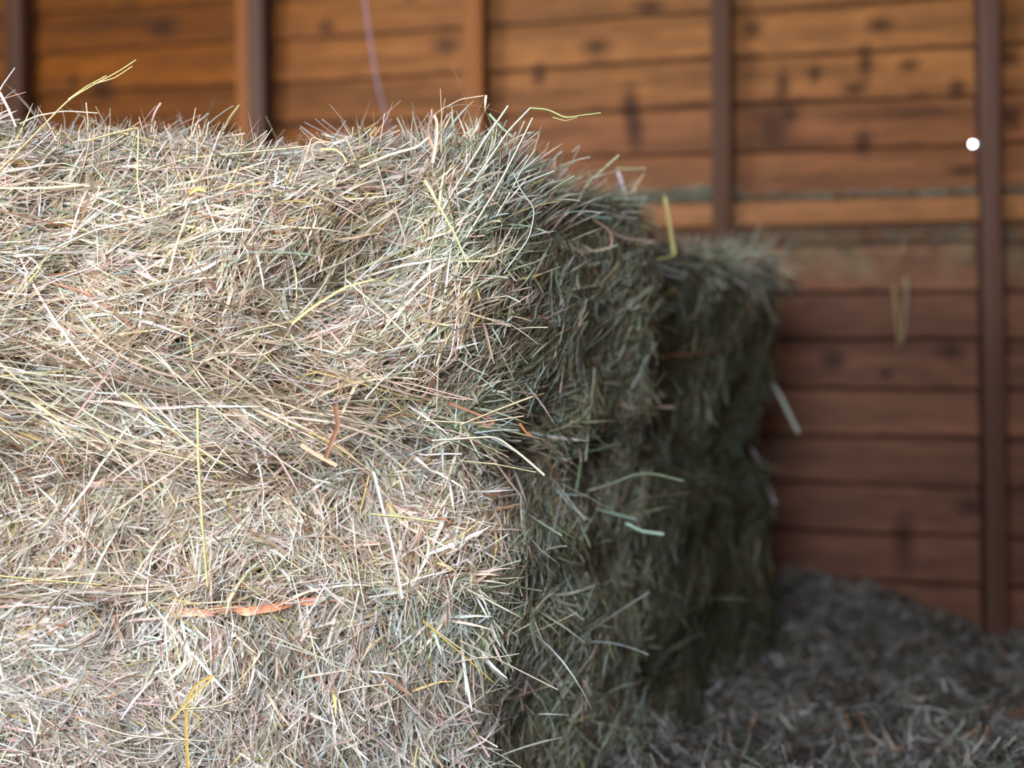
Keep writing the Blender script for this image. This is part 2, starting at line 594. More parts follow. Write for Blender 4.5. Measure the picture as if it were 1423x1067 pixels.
def ex_front_top(p, out):
    front = np.clip(-out[:, 1], 0, 1)
    up = np.clip(out[:, 2], 0, 1)
    z, x, y = p[:, 2], p[:, 0], p[:, 1]
    d = 0.030 * gauss(z, 0.79, 0.10) * front                       # belly of loose hay, hollow below it
    zs = 0.640 - 0.03 * np.clip((x + 0.65) / 0.6, 0, 1)
    d -= 0.040 * gauss(z, zs, 0.045) * front * np.clip((0.0 - x) / 0.12, 0, 1)
    d += 0.02 * gauss(x, -0.03, 0.10) * gauss(z, 0.70, .10) * front
    d -= 0.040 * np.exp(-((x + 0.20) / 0.10) ** 2 - ((z - 0.79 - 0.1 * (x + .2)) / 0.024) ** 2) * front
    d += 0.04 * np.clip((-0.40 - x) / 0.25, 0, 1) * up    # taller at the left
    d -= 0.014 * gauss(x, -0.30, 0.16) * up
    d -= 0.095 * np.clip((y - 1.47) / 0.32, 0, 1) * np.clip((x + .25) / .2, 0, 1) * up
    return d


def ex_front_low(p, out):
    front = np.clip(-out[:, 1], 0, 1)
    z, x = p[:, 2], p[:, 0]
    side = np.clip(1 - np.abs(out[:, 2]), 0, 1)
    d = -0.022 * gauss(z, 0.363, 0.016) * side
    d += 0.018 * gauss(z, 0.44, 0.05) * side
    d += 0.012 * gauss(z, 0.25, 0.07) * front
    return d


def ex_back_top(p, out):
    side = np.clip(1 - np.abs(out[:, 2]), 0, 1)
    return -0.016 * gauss(p[:, 2], 0.668, 0.012) * side - (0.015 + 0.045 * np.clip((p[:, 1] - 1.9) / 0.4, 0, 1)) * np.clip(out[:, 2], 0, 1)


def ex_back_low(p, out):
    return 0.0 * p[:, 0]


def grow(b, root, Nn, palfun, angfun, seed, weight, W=(1.1, 4.0), L=(0.045, 0.19), stick=.08, depth=(-0.016, 0.010)):
    r = np.random.default_rng(seed)
    v, f = b.build()

    v, o_ = b.point(cube_grid(70, 34, 32)[0])
    core_col = np.tile(lin((78, 64, 44)), (len(v), 1)) * (1 + 0.3 * Waves(seed, 0.03)(v))[:, None]  # core coloured dark to paint the shade deep between strands
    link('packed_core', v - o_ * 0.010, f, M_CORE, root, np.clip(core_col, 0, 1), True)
    p, n = sample(v, f, Nn, r, weight)
    ang = angfun(p, n, r)
    Ls = np.exp(r.uniform(math.log(L[0]), math.log(L[1]), Nn))
    Ws = (W[0] + (W[1] - W[0]) * r.random(Nn) ** 1.7) * 1e-3
    big = r.random(Nn) < 0.06
    Ws = np.where(big, Ws * 1.6, Ws)
    Ws = np.where(n[:, 0] > .55, Ws * 0.8, Ws)
    Ls = np.where(n[:, 0] > .55, Ls * 0.8, Ls)
    Ls = np.where((n[:, 0] > .2) & (n[:, 0] < .75) & (np.abs(n[:, 2]) < .5), Ls * 0.75, Ls)
    Ls = np.where((n[:, 2] > .25) & (n[:, 2] < .8), Ls * 0.8, Ls)
    dp = r.uniform(depth[0], depth[1], Nn)
    dp = np.where(r.random(Nn) < .3, dp - 0.006, dp)
    col = palfun(p, n, r)
    # near a hard corner a strand is shorter, so that corners stay tight
    sv, sf, scol = strands(p, n, ang, Ls, Ws, dp, r, col, 1.0, stick)
    link('hay_strands', sv, sf, M_STRAW, root, scol, False, kind='stuff')


orient_noise = Waves(77, 0.16)
orient_noise2 = Waves(78, 0.45)


def side_weights(p, n):
    w = np.ones(len(p))
    w = np.where(n[:, 1] > 0.5, 0.12, w)
    w = np.where(n[:, 2] < -0.6, 0.05, w)
    w = np.where(n[:, 0] < -0.6, 0.10, w)
    return w


def ang_front_top(p, n, r):
    x, z = p[:, 0], p[:, 2]
    front = -n[:, 1] > 0.55
    base = np.radians(14) + 0.45 * orient_noise2(p) + 0.35 * orient_noise(p)
    hang = gauss(z, 0.61, 0.07)
    base = base * (1 - hang) + hang * np.radians(-24)
    up = np.clip((x + 0.22) / 0.13, 0, 1) * np.clip((z - 0.6) / .06, 0, 1)
    base = base * (1 - up) + up * np.radians(48)
    a = base + r.normal(0, 0.42, len(p))
    right = n[:, 0] > 0.6
    a = np.where(right & ~front, np.radians(82) + 0.35 * orient_noise(p) + r.normal(0, .28, len(p)), a)
    top = n[:, 2] > 0.35
    flat = np.clip((-0.12 - x) / 0.08, 0, 1)
    a = np.where(top, r.normal(0.12, 0.30, len(p)) * flat + a * (1 - flat), a)
    a = np.where(n[:, 2] > .85, r.normal(0.12, 0.6, len(p)), a)
    wild = r.random(len(p)) < 0.15
    return np.where(wild, r.uniform(0, 3.14, len(p)), a)


def ang_front_low(p, n, r):
    x, z = p[:, 0], p[:, 2]
    base = 0.9 * orient_noise2(p) + 0.5 * orient_noise(p) + 0.3
    band = gauss(z, 0.39, 0.022)
    base = base * (1 - band) + band * np.radians(4)
    vert = np.clip((x + 0.45) / 0.1, 0, 1) * np.clip((0.35 - z) / 0.03, 0, 1)
    base = base * (1 - vert) + vert * np.radians(97)
    vert2 = np.clip((x + 0.12) / 0.06, 0, 1) * np.clip((z - 0.40) / 0.03, 0, 1)
    base = base * (1 - vert2) + vert2 * np.radians(66)
    low = np.clip((-0.42 - x) / 0.1, 0, 1) * np.clip((0.33 - z) / .04, 0, 1)
    base = base * (1 - low) + low * np.radians(-22)
    a = base + r.normal(0, 0.48, len(p))
    right = n[:, 0] > 0.6
    a = np.where(right, np.radians(86) + 0.35 * orient_noise(p) + r.normal(0, .26, len(p)), a)
    wild = r.random(len(p)) < 0.2
    return np.where(wild, r.uniform(0, 3.14, len(p)), a)


def ang_back(p, n, r):
    a = np.radians(87) + 0.3 * orient_noise(p) + r.normal(0, .25, len(p))
    top = n[:, 2] > 0.7
    a = np.where(top, r.uniform(0, 3.14, len(p)), a)
    wild = r.random(len(p)) < 0.2
    return np.where(wild, r.uniform(0, 3.14, len(p)), a)


def mixpal(p, n, r, front, side, tt):
    """tt 0..1: share of the side palette (green inner hay) per point"""
    a, b = palette(front, len(p), r), palette(side, len(p), r)
    return np.where((r.random(len(p)) < tt)[:, None], b, a)


def pal_top(p, n, r):
    t = np.clip((p[:, 0] + 0.13 - 0.07 * np.clip((p[:, 2] - .80) / .08, 0, 1) + 0.04 * orient_noise(p)) / 0.13, 0, 1) * 0.9
    t = np.maximum(t, np.clip(n[:, 2] * 1.4 - 0.5, 0, 0.75))
    c = mixpal(p, n, r, 'straw', 'green', t)
    pl_ = palette('pale', len(p), r)
    c = np.where(((n[:, 2] > .4) & (p[:, 0] < -.08) & (r.random(len(p)) < .7))[:, None], pl_, c)  # pale share lightens the top in colour, where little light reaches
    t2 = np.clip((p[:, 1] - 1.5) / 0.25, 0, 1) * np.clip(n[:, 0] * 2, 0, 1)  # olive share: shade deepening along the right face, put into colour
    o = palette('olive', len(p), r)
    return np.where((r.random(len(p)) < t2 * .3)[:, None], o, c)


def pal_low(p, n, r):
    t = np.clip((p[:, 0] + 0.12 + 0.04 * orient_noise(p)) / 0.12, 0, 1) * 0.9
    c = mixpal(p, n, r, 'pale', 'green', t)
    s = palette('straw', len(p), r)
    c = np.where((r.random(len(p)) < np.clip((p[:, 2] - 0.36) / 0.1, 0, .6) * (1 - t))[:, None], s, c)
    o = palette('olive', len(p), r)
    t2 = np.clip((p[:, 1] - 1.5) / 0.25, 0, 1) * np.clip(n[:, 0] * 2, 0, 1)  # olive share paints the fall of light along the right face
    return np.where((r.random(len(p)) < t2 * .3)[:, None], o, c)


def pal_back(p, n, r):
    t = np.clip((n[:, 2] - 0.2) * 2.5, 0, 1) * (p[:, 2] > .75)
    c = mixpal(p, n, r, 'olive', 'green', t)
    return np.where(((n[:, 2] > .4) & (p[:, 2] > .75) & (r.random(len(p)) < .35))[:, None], palette('pale', len(p), r), c)  # pale share paints the light caught by the top rim


GROUP = None
front_top = Bale([(-1.02, 1.44), (-0.045, 1.43), (0.225, 1.88), (-0.76, 1.93)], 0.565, 0.955, 21, 0.045, 0.009, ex_front_top)
front_low = Bale([(-1.03, 1.47), (-0.06, 1.46), (0.215, 1.88), (-0.77, 1.94)], 0.03, 0.575, 31, 0.05, 0.009, ex_front_low)
back_top = Bale([(-0.74, 1.95), (0.235, 1.88), (0.545, 2.34), (-0.5, 2.41)], 0.45, 0.895, 41, 0.06, 0.008, ex_back_top)
back_low = Bale([(-0.74, 1.95), (0.235, 1.88), (0.54, 2.35), (-0.5, 2.41)], -0.01, 0.455, 51, 0.05, 0.009, ex_back_low)

r_ft = empty('hay_bale', (-0.4, 1.66, 0.565), 'sunlit pale hay bale on top of the near stack, shaggy straw-coloured long side', 'hay bale', )
r_fl = empty('hay_bale', (-0.4, 1.68, 0.03), 'lower pale hay bale of the near stack, crossed by an orange twine', 'hay bale')
r_bt = empty('hay_bale', (-0.13, 2.14, 0.45), 'green hay bale coloured dark for its shade, topping the rear stack, in shadow by the board wall', 'hay bale')
r_bl = empty('hay_bale', (-0.13, 2.14, 0.0), 'green hay bale coloured dark for its shade, at the foot of the rear stack, standing on loose bedding', 'hay bale')

grow(front_top, r_ft, 66000, pal_top, ang_front_top, 1, side_weights, stick=.13, depth=(-0.014, 0.014))
grow(front_low, r_fl, 62000, pal_low, ang_front_low, 2, side_weights, depth=(-0.014, 0.009))
grow(back_top, r_bt, 30000, pal_back, ang_back, 3, side_weights, stick=.06, depth=(-0.014, 0.006))
grow(back_low, r_bl, 28000, pal_back, ang_back, 4, side_weights, stick=.06, depth=(-0.014, 0.006))


def long_straws(b, root, N, seed, weight, angf, palf, L=(.14, .27), W=(1.6, 3.2), depth=(.004, .022)):
    r = np.random.default_rng(seed)
    v, f = b.build((50, 24, 24))
    p, n = sample(v, f, N, r, weight)
    sv, sf, scol = strands(p, n, angf(p, n, r), r.uniform(*L, N), r.uniform(*W, N) * 1e-3, r.uniform(*depth, N), r, palf(p, n, r), .8, .05, K=10)
    link('long_straws', sv, sf, M_STRAW, root, scol, False, kind='stuff')


_fr = lambda p, n: (n[:, 1] < -.6) * (p[:, 0] < -.12)
_sp = lambda p, n, r: palette('straw', len(p), r)
long_straws(front_top, r_ft, 420, 81, lambda p, n: _fr(p, n) * gauss(p[:, 2], 0.625, 0.05), lambda p, n, r: r.normal(-.42, .22, len(p)), _sp, depth=(.008, .035))
long_straws(front_top, r_ft, 420, 82, _fr, lambda p, n, r: np.where(p[:, 0] > -.4, .25, .45) + r.normal(0, .5, len(p)), _sp)
long_straws(front_low, r_fl, 300, 83, _fr, lambda p, n, r: r.normal(.1, 1.1, len(p)), _sp, L=(.1, .2), W=(1.4, 2.6), depth=(.002, .014))
long_straws(front_low, r_fl, 160, 84, lambda p, n: _fr(p, n) * gauss(p[:, 2], 0.385, 0.015) * (p[:, 0] < -.42), lambda p, n, r: r.normal(.02, .10, len(p)), _sp, depth=(.006, .02))


# longer loose strands that stand off the edges
def flyaways(b, root, N, seed, weight, palf, L=(0.05, 0.15), amin=0.2, amax=1.2, W=(0.9, 2.2), lean=None):
    r = np.random.default_rng(seed)
    v, f = b.build((40, 20, 20))
    p, n = sample(v, f, N, r, weight)
    d = norm(n * r.uniform(amin, amax, (N, 1)) + norm(r.normal(size=(N, 3))) * 1.0 + (0 if lean is None else np.array(lean)))
    Ls = np.exp(r.uniform(math.log(L[0]), math.log(L[1]), N))
    K = 8
    s = np.linspace(0, 1, K)
    bend = norm(np.cross(d, r.normal(size=(N, 3)))) * r.normal(0, 0.22, (N, 1))
    path = (p - n * 0.01)[:, None] + d[:, None] * (Ls[:, None] * s)[..., None] + bend[:, None] * (Ls[:, None] * s ** 2)[..., None]
    path[..., 2] -= (Ls[:, None] * s ** 2) * r.uniform(0, 0.25, (N, 1))
    col = palf(p, n, r)
    tube = r.random(N) < 0.5
    width = (r.uniform(W[0], W[1], N) * 1e-3)[:, None] * np.where(tube[:, None], 0.75, np.minimum(1, (1 - s) * 3 + .1)[None])
    vv, ff, cc = ribbons(path, n, width, col, r.normal(0, 1, (N, 1)) + r.normal(0, 1.5, (N, 1)) * s, tube)
    link('loose_ends', vv, ff, M_STRAW, root, cc, False, kind='stuff')


flyaways(front_top, r_ft, 600, 61, lambda p, n: np.where((n[:, 2] > .2) & (p[:, 1] < 1.8), 1.0, np.where(n[:, 1] < -.6, .8, np.where(n[:, 0] > .5, .3, 0.0))), pal_top, amin=0.1, amax=.5)
flyaways(front_top, r_ft, 700, 62, lambda p, n: np.where((p[:, 1] < 1.60) & (p[:, 0] > -.14) & (p[:, 2] > .84) & (n[:, 0] > .1), 1.0, 0.0), lambda p, n, r: np.where((r.random(len(p)) < .5)[:, None], palette('pale', len(p), r), np.clip(palette('green', len(p), r) * 1.3, 0, .85)), L=(.05, .12), amin=.1, amax=.5, W=(1.2, 3.2), lean=(.4, -.2, 1.3))
flyaways(front_low, r_fl, 800, 63, lambda p, n: np.where(n[:, 1] < -.6, 1, np.where(n[:, 0] > .5, .3, 0.0)), pal_low, amin=0.0, amax=.4)
flyaways(back_top, r_bt, 420, 64, lambda p, n: np.where((n[:, 2] > .2), 1.0, np.where(n[:, 0] > .5, .2, 0.0)), pal_back, amin=0.1, amax=.6, L=(.04, .10))
flyaways(back_top, r_bt, 260, 66, lambda p, n: np.where((p[:, 2] > .82) & (p[:, 0] > .38) & (n[:, 0] > -.2), 1.0, 0.0), lambda p, n, r: palette('green', len(p), r), amin=0.1, amax=.5, L=(.05, .11), lean=(.9, 0, .3))
flyaways(back_low, r_bl, 120, 65, lambda p, n: np.where(n[:, 0] > .5, .7, 0.0), pal_back, amin=0.0, amax=.4)


# ------------------------------------------------------------------ single stalks seen one by one
def spline(pts, K):
    pts = np.asarray(pts, float)
    d = np.concatenate([[0], np.cumsum(np.linalg.norm(np.diff(pts, axis=0), axis=1))])
    d /= d[-1]
    t = np.linspace(0, 1, K)
    lin_ = np.stack([np.interp(t, d, pts[:, i]) for i in range(3)], 1)
    return lin_, t


def smooth_line(pts, K=26, kinked=False):
    p, t = spline(pts, K)
    if not kinked:
        for _ in range(3):
            q = p.copy()
            q[1:-1] = (p[:-2] + 2 * p[1:-1] + p[2:]) / 4
            p = q
    return p


def stalk(name, px_pts, Y, wpx, colr, root, tube=True, kinked=False, label=None, taper=0.4, twist=0.0):
    """px_pts: (px, py) or (px, py, depth) points"""
    pts = [P(q[0], q[1], q[2] if len(q) > 2 else Y) for q in px_pts]
    p = smooth_line(pts, 26, kinked)[None]
    s = np.linspace(0, 1, 26)
    wd = wpx * Y / F * (1 - taper * s)[None]
    n = np.tile(np.array([0.15, -1.0, 0.1]), (1, 1))
    v, f, c = ribbons(p, n, wd, lin(colr)[None], (twist * s)[None], np.array([tube]))
    kw = {'label': label} if label else {}
    return link(name, v, f, M_STRAW, root, c, False, **kw)


YEL, PALE, PINK, OLV, GRN = (226, 208, 144), (236, 226, 200), (204, 160, 136), (176, 160, 100), (176, 190, 140)
S = lambda pts, Y=1.40, wpx=3.0, c=PALE, root=r_ft, **k: stalk('hay_stalk', pts, Y, wpx, c, root, **k)
S([(-10, 246), (60, 175), (95, 138), (140, 112), (165, 100), (189, 83)], 1.40, 3.4, YEL, taper=.5, label='long yellow grass stalk')
S([(95, 138), (120, 120), (148, 105)], 1.40, 2.2, YEL)
S([(130, 117), (160, 108), (184, 92)], 1.40, 2.2, YEL)
S([(28, 172), (50, 161), (90, 154), (136, 157)], 1.42, 2.6, PALE)
S([(-8, 140), (4, 118), (21, 94)], 1.40, 3.2, (200, 190, 190))
S([(-4, 122), (10, 148), (22, 176)], 1.40, 4.0, (226, 210, 204), tube=False)
S([(-4, 141), (15, 134), (36, 128)], 1.42, 1.8, PINK)
S([(120, 196), (155, 186), (193, 177), (192, 215), (191, 250), (197, 285), (203, 305)], 1.385, 3.0, YEL, kinked=True, taper=.1)
S([(209, 218), (211, 172), (216, 155), (224, 143)], 1.52, 4.4, (214, 176, 160), taper=0)
S([(216, 215), (213, 185), (216, 168)], 1.5, 3, PALE)
S([(298, 218), (309, 185), (320, 162), (333, 146)], 1.52, 4.0, OLV, taper=0)
S([(234, 172), (241, 188), (248, 202), (256, 218)], 1.55, 3.4, (190, 136, 110), taper=0)
S([(250, 215), (246, 198), (254, 192), (262, 195)], 1.55, 2.4, (206, 176, 150), tube=False)
S([(155, 215), (157, 195), (160, 180)], 1.52, 3.6, (190, 206, 214), taper=0)
S([(128, 203), (118, 193), (110, 184)], 1.52, 4.2, (190, 206, 214), taper=0)
S([(262, 228), (280, 216), (298, 202)], 1.5, 5, (206, 224, 220), taper=0)
S([(205, 238), (262, 219), (340, 212), (430, 203)], 1.41, 3.0, (232, 222, 180), taper=.2)
S([(180, 190), (172, 184), (167, 172)], 1.5, 2.4, PINK)
S([(606, 212), (594, 190), (595, 168), (610, 152), (640, 144), (668, 147), (700, 158)], 1.40, 4.2, (226, 190, 156), tube=False, taper=.7, twist=2.0)
S([(601, 226), (606, 195), (607, 168), (603, 160)], 1.395, 5.0, (232, 206, 178), tube=False, taper=.2)
S([(614, 152), (640, 138), (672, 133)], 1.40, 2.2, (224, 200, 176), taper=.1)
S([(675, 132), (674, 152), (664, 176), (650, 196)], 1.40, 3.8, (196, 164, 144), tube=False, taper=.1, twist=5, label='pinkish seed head')
S([(640, 200), (658, 168), (674, 134)], 1.41, 1.4, (150, 140, 96))
S([(613, 212), (614, 165), (612, 123)], 1.40, 2.6, (228, 206, 150), taper=.6)
S([(500, 232), (540, 215), (580, 204), (596, 190)], 1.40, 3.6, (228, 200, 170), tube=False, taper=.2)
S([(418, 238), (428, 205), (434, 190), (455, 198)], 1.41, 3.0, (216, 184, 148), taper=.2)
S([(436, 225), (432, 205), (438, 198), (459, 197)], 1.4, 2.6, (206, 170, 140), tube=False)
S([(445, 207), (465, 207), (475, 214), (482, 226)], 1.4, 3.4, (220, 190, 130), tube=False)
S([(500, 222), (528, 212), (545, 194)], 1.4, 2.6, (220, 190, 140))
S([(616, 290), (645, 240), (672, 196), (706, 147)], 1.395, 4.4, (238, 240, 220), taper=.1)
S([(660, 250), (690, 206), (706, 182), (737, 150)], 1.395, 4.2, (232, 236, 210), taper=.1)
S([(737, 150), (762, 152), (786, 164), (810, 160), (835, 157)], 1.395, 2.8, (190, 196, 130), taper=.1)
S([(768, 163), (786, 168), (802, 163)], 1.395, 2, (200, 200, 140))
S([(680, 158), (695, 175), (712, 190)], 1.42, 4.4, (180, 200, 170), taper=.2)
S([(648, 330), (690, 262), (715, 215), (740, 164)], 1.39, 4.6, (236, 236, 214), taper=.2)
S([(690, 300), (712, 262), (728, 230), (744, 208)], 1.41, 3.4, (214, 220, 196), taper=.2)
S([(700, 380), (736, 330), (744, 290), (722, 262), (714, 240)], 1.39, 2.6, (206, 216, 204), taper=.1)
S([(590, 250), (612, 290), (632, 325), (652, 372)], 1.385, 4.0, (224, 212, 156), tube=False, taper=.6)
S([(744, 252), (790, 248), (835, 244), (858, 236)], 1.68, 2.6, (206, 170, 144), taper=.1)
S([(856, 234), (875, 235), (897, 234)], 1.82, 3.4, (190, 190, 150), taper=.1)
S([(858, 238), (865, 258), (872, 280)], 1.82, 5, (206, 196, 206), tube=False, taper=.2)
S([(775, 300), (800, 285), (815, 255), (860, 215)], 1.62, 4, (176, 186, 148), tube=False, taper=.4)
S([(780, 250), (795, 225), (808, 200), (795, 211)], 1.62, 3, (180, 170, 150))
S([(785, 285), (820, 302), (850, 303)], 1.65, 4, (150, 180, 170), taper=.1)
S([(800, 352), (848, 345), (852, 335), (845, 318), (825, 305)], 1.64, 4, (176, 140, 120), tube=False)
S([(845, 320), (870, 332), (908, 335)], 1.68, 4, (170, 150, 140), taper=.2)
S([(790, 330), (826, 350), (858, 340)], 1.64, 4, (170, 176, 150), tube=False)
S([(923, 272), (930, 312), (937, 354)], 1.90, 5.5, (214, 206, 130), r_bt, tube=False, taper=.1, label='yellowish flat grass blade')
S([(937, 354), (925, 358), (910, 361)], 1.90, 4, (170, 164, 110), r_bt, tube=False, taper=.3)
S([(760, 440), (764, 434), (772, 430)], 1.6, 5, (206, 140, 100), tube=False)
S([(822, 493), (860, 491), (940, 489), (985, 487)], 2.04, 2.5, (110, 82, 64), r_bt)
S([(832, 708), (858, 715), (885, 722)], 1.72, 5.5, (150, 176, 160), r_fl, taper=-.3)
S([(870, 727), (892, 738), (922, 742)], 1.70, 6.5, (190, 222, 204), r_fl, taper=-.2, label='stubby pale green stem')
S([(818, 682), (850, 672), (880, 660), (905, 657), (950, 668)], 1.68, 4, (166, 180, 150), r_fl, taper=.2)
S([(876, 700), (905, 690), (958, 684)], 1.75, 3.5, (120, 104, 88), r_fl)
S([(790, 560), (788, 590), (785, 620)], 1.62, 5, (160, 186, 160), r_ft, taper=.1)
S([(816, 548), (816, 600), (806, 650), (800, 690)], 1.66, 5, (140, 166, 130), r_ft, taper=.1)
S([(795, 637), (825, 626), (856, 617)], 1.66, 3.4, (150, 164, 150), r_fl)
S([(1050, 500), (1082, 545), (1095, 572), (1110, 601)], 2.33, 6, (196, 204, 192), r_bt, taper=0)
S([(1035, 610), (1055, 640), (1066, 672), (1077, 700)], 2.33, 6, (190, 190, 190), r_bl, taper=0)
S([(640, 590), (700, 566), (740, 551)], 1.395, 3.4, (226, 214, 176), taper=.1)
S([(590, 584), (660, 588), (728, 578)], 1.40, 2.6, (232, 222, 186), taper=.1)
S([(600, 612), (690, 606), (725, 632), (757, 660)], 1.395, 3.6, (240, 232, 206), taper=-.1)
S([(640, 640), (690, 645), (745, 656)], 1.4, 2.4, (214, 206, 160), taper=.1)
S([(625, 560), (655, 572), (690, 585), (680, 592), (650, 580)], 1.40, 3.4, (168, 110, 80), tube=False, label='rust brown leaf')
S([(722, 588), (730, 600), (740, 606)], 1.41, 3.4, (190, 120, 76), tube=False)
S([(620, 770), (640, 762), (655, 742)], 1.42, 3, PALE, r_fl)
S([(650, 500), (680, 470), (712, 440)], 1.42, 4, (206, 226, 220), taper=-.2)
S([(275, 567), (276, 640), (281, 720), (289, 815)], 1.375, 4.4, (226, 214, 150), taper=.2, label='long straight yellow stalk')
S([(262, 1080), (258, 1010), (259, 975), (270, 952), (296, 938)], 1.40, 4.8, (206, 178, 100), r_fl, tube=False, taper=.2, label='golden yellow bent leaf')
S([(236, 1002), (262, 974), (296, 941)], 1.395, 3.6, (208, 184, 110), r_fl, tube=False, taper=.2)
S([(588, 862), (618, 888), (655, 920), (686, 948)], 1.395, 3.4, (216, 194, 104), r_fl, taper=.5, label='bright yellow drooping stalk')
S([(595, 868), (660, 915), (700, 912), (722, 908)], 1.40, 2.6, PALE, r_fl)
S([(640, 890), (700, 920), (775, 958)], 1.41, 2.8, PALE, r_fl, taper=.3)
S([(466, 563), (470, 592), (460, 615), (452, 637)], 1.375, 7.0, (156, 112, 84), tube=False, taper=.2, label='rust orange leaf')
S([(418, 618), (440, 632), (468, 647)], 1.38, 6.0, (222, 184, 148), tube=False, taper=.1)
S([(519, 655), (535, 720), (548, 770), (559, 832)], 1.395, 4.0, (240, 236, 226), r_fl, tube=False, taper=.2)
S([(515, 714), (560, 718), (612, 726)], 1.39, 3.4, (236, 226, 160), r_fl, taper=.1)
S([(405, 450), (432, 428), (480, 398), (520, 388)], 1.375, 4.0, (214, 196, 124), tube=False, taper=.4)
S([(480, 388), (530, 430), (590, 490)], 1.375, 3.2, (232, 226, 196), taper=.1)
S([(70, 348), (130, 320), (200, 305), (232, 298)], 1.375, 3.6, (238, 228, 200), taper=.2)
S([(170, 545), (230, 590), (300, 640), (312, 645)], 1.37, 3.6, (230, 214, 160), taper=.2)
S([(-5, 500), (60, 560), (180, 620), (270, 640)], 1.375, 3, (232, 220, 180), taper=.2)
S([(200, 480), (290, 560), (390, 640), (440, 670)], 1.375, 3, (236, 224, 196), taper=.2)
S([(300, 660), (325, 720), (360, 745), (385, 762)], 1.39, 3, (170, 140, 100), r_fl)
S([(0, 800), (60, 806), (140, 812)], 1.40, 3.6, (222, 206, 140), r_fl, taper=.2)
S([(280, 800), (330, 770), (352, 714)], 1.40, 2.6, PALE, r_fl)
S([(370, 880), (440, 910), (545, 970)], 1.40, 2.6, PALE, r_fl)
S([(472, 962), (500, 955), (538, 950)], 1.40, 3.8, PALE, r_fl)
S([(110, 1000), (180, 1022), (290, 1030)], 1.40, 3.4, PALE, r_fl, taper=.3)
S([(255, 985), (300, 982), (330, 972)], 1.4, 3.6, (232, 222, 180), r_fl)
S([(262, 268), (275, 262), (286, 266)], 1.385, 7, (216, 184, 96), tube=False, taper=.5)

# twine round the lower near bale: sunk into the hay, lying free for a hand's width on the long side
M_TW = hay_material('sisal_twine', 0.6, 0)


def twine(b, zt, zfun, root, colr, lab, wd, free):
    cz = (zt - (b.z0 + b.z1) / 2) / ((b.z1 - b.z0) / 2)
    n = 90
    per = [(-1 + 2 * i / n, -1) for i in range(n)] + [(1, -1 + 2 * i / 40) for i in range(40)] + \
          [(1 - 2 * i / n, 1) for i in range(n)] + [(-1, 1 - 2 * i / 40) for i in range(41)]
    c = np.array([(x, y, cz) for x, y in per])
    p, out = b.point(c)
    p[:, 2] = zfun(p)
    p = p + out * (0.001 + free(p))[:, None]
    K = len(p)
    wv = np.full((1, K), wd) * (1 + 0.5 * free(p) / 0.012)[None]
    tw = np.zeros((1, K))
    v, f, cc = ribbons(p[None], out[None], wv, lin(colr)[None], tw, np.array([False]))
    link('baler_twine', v, f, M_TW, root, cc, True, label=lab)


twine(front_low, 0.363, lambda p: 0.363 + 0.016 * np.clip((p[:, 0] + 0.43) / 0.25, 0, 1), r_fl, (226, 158, 122), 'flat orange twine', 0.0048,
      lambda p: 0.029 * gauss(p[:, 0], -0.34, 0.15) * (p[:, 1] < 1.6))
twine(back_top, 0.668, lambda p: 0.668 + 0 * p[:, 0], r_bt, (104, 74, 58), 'thin reddish twine', 0.004,
      lambda p: 0.020 * gauss(p[:, 0], 0.30, 0.10) * (p[:, 1] < 2.3))

# ------------------------------------------------------------------ loose bedding on the floor
def floor_z(x, y):
    # heaped up against the back wall towards the left
    dw = (np.stack([x, y, 0 * x], -1) - W0) @ WN
    s = (np.stack([x, y, 0 * x], -1) - W0) @ WD
    heap = 0.07 * np.exp(-np.clip(dw, 0, 9) / 0.16) * np.clip((1.22 - s) / 0.35, 0, 1)
    q = np.stack([x, y, 0 * x], -1).reshape(-1, 3)
    lum = (0.018 * Waves(91, 0.3)(q) + 0.010 * Waves(92, 0.11)(q)).reshape(x.shape)
    return heap + lum + 0.012


def bedding():
    gx, gy = np.meshgrid(np.linspace(-2.7, 2.18, 200), np.linspace(-1.0, 2.86, 160), indexing='ij')
    s_lim = W0[1] + (gx - W0[0]) * (WD[1] / WD[0])           # wall line
    gy = -1.0 + (gy + 1.0) / 3.86 * (s_lim - 0.03 + 1.0)
    gz = floor_z(gx, gy)
    v = np.stack([gx, gy, gz], -1).reshape(-1, 3)
    a, b = gx.shape
    i = np.arange(a - 1)[:, None] * b + np.arange(b - 1)[None, :]
    f = np.stack([i, i + b, i + b + 1, i + 1], -1).reshape(-1, 4)
    root = empty('loose_bedding', (0.9, 1.8, 0.0), 'dim blue-grey loose hay scattered over the shed floor, right of the bales', 'hay')
    root['kind'] = 'stuff'
    col = np.tile(lin((50, 46, 40)), (len(v), 1)) * (1 + .3 * Waves(93, .04)(v))[:, None]
    link('bedding_bed', v, f, M_CORE, root, np.clip(col, 0, 1), True, kind='stuff')
    r = np.random.default_rng(9)
    wt = lambda p, n: np.where((p[:, 1] > 1.5) & (p[:, 0] > 0.1) & (p[:, 0] < 1.6), 1.0, 0.04)
    p, n = sample(v, f, 60000, r, wt)
    n = norm(n + r.normal(0, .25, n.shape))
    N = len(p)
    sv, sf, cc = strands(p, n, r.uniform(0, 6.28, N), np.exp(r.uniform(math.log(.03), math.log(.11), N)), r.uniform(1.6, 5.2, N) * 1e-3,
                         r.uniform(-.008, .022, N), r, palette('floor', N, r), 1.2, .28)
    link('bedding_strands', sv, sf, M_STRAW, root, cc, False, kind='stuff')


bedding()

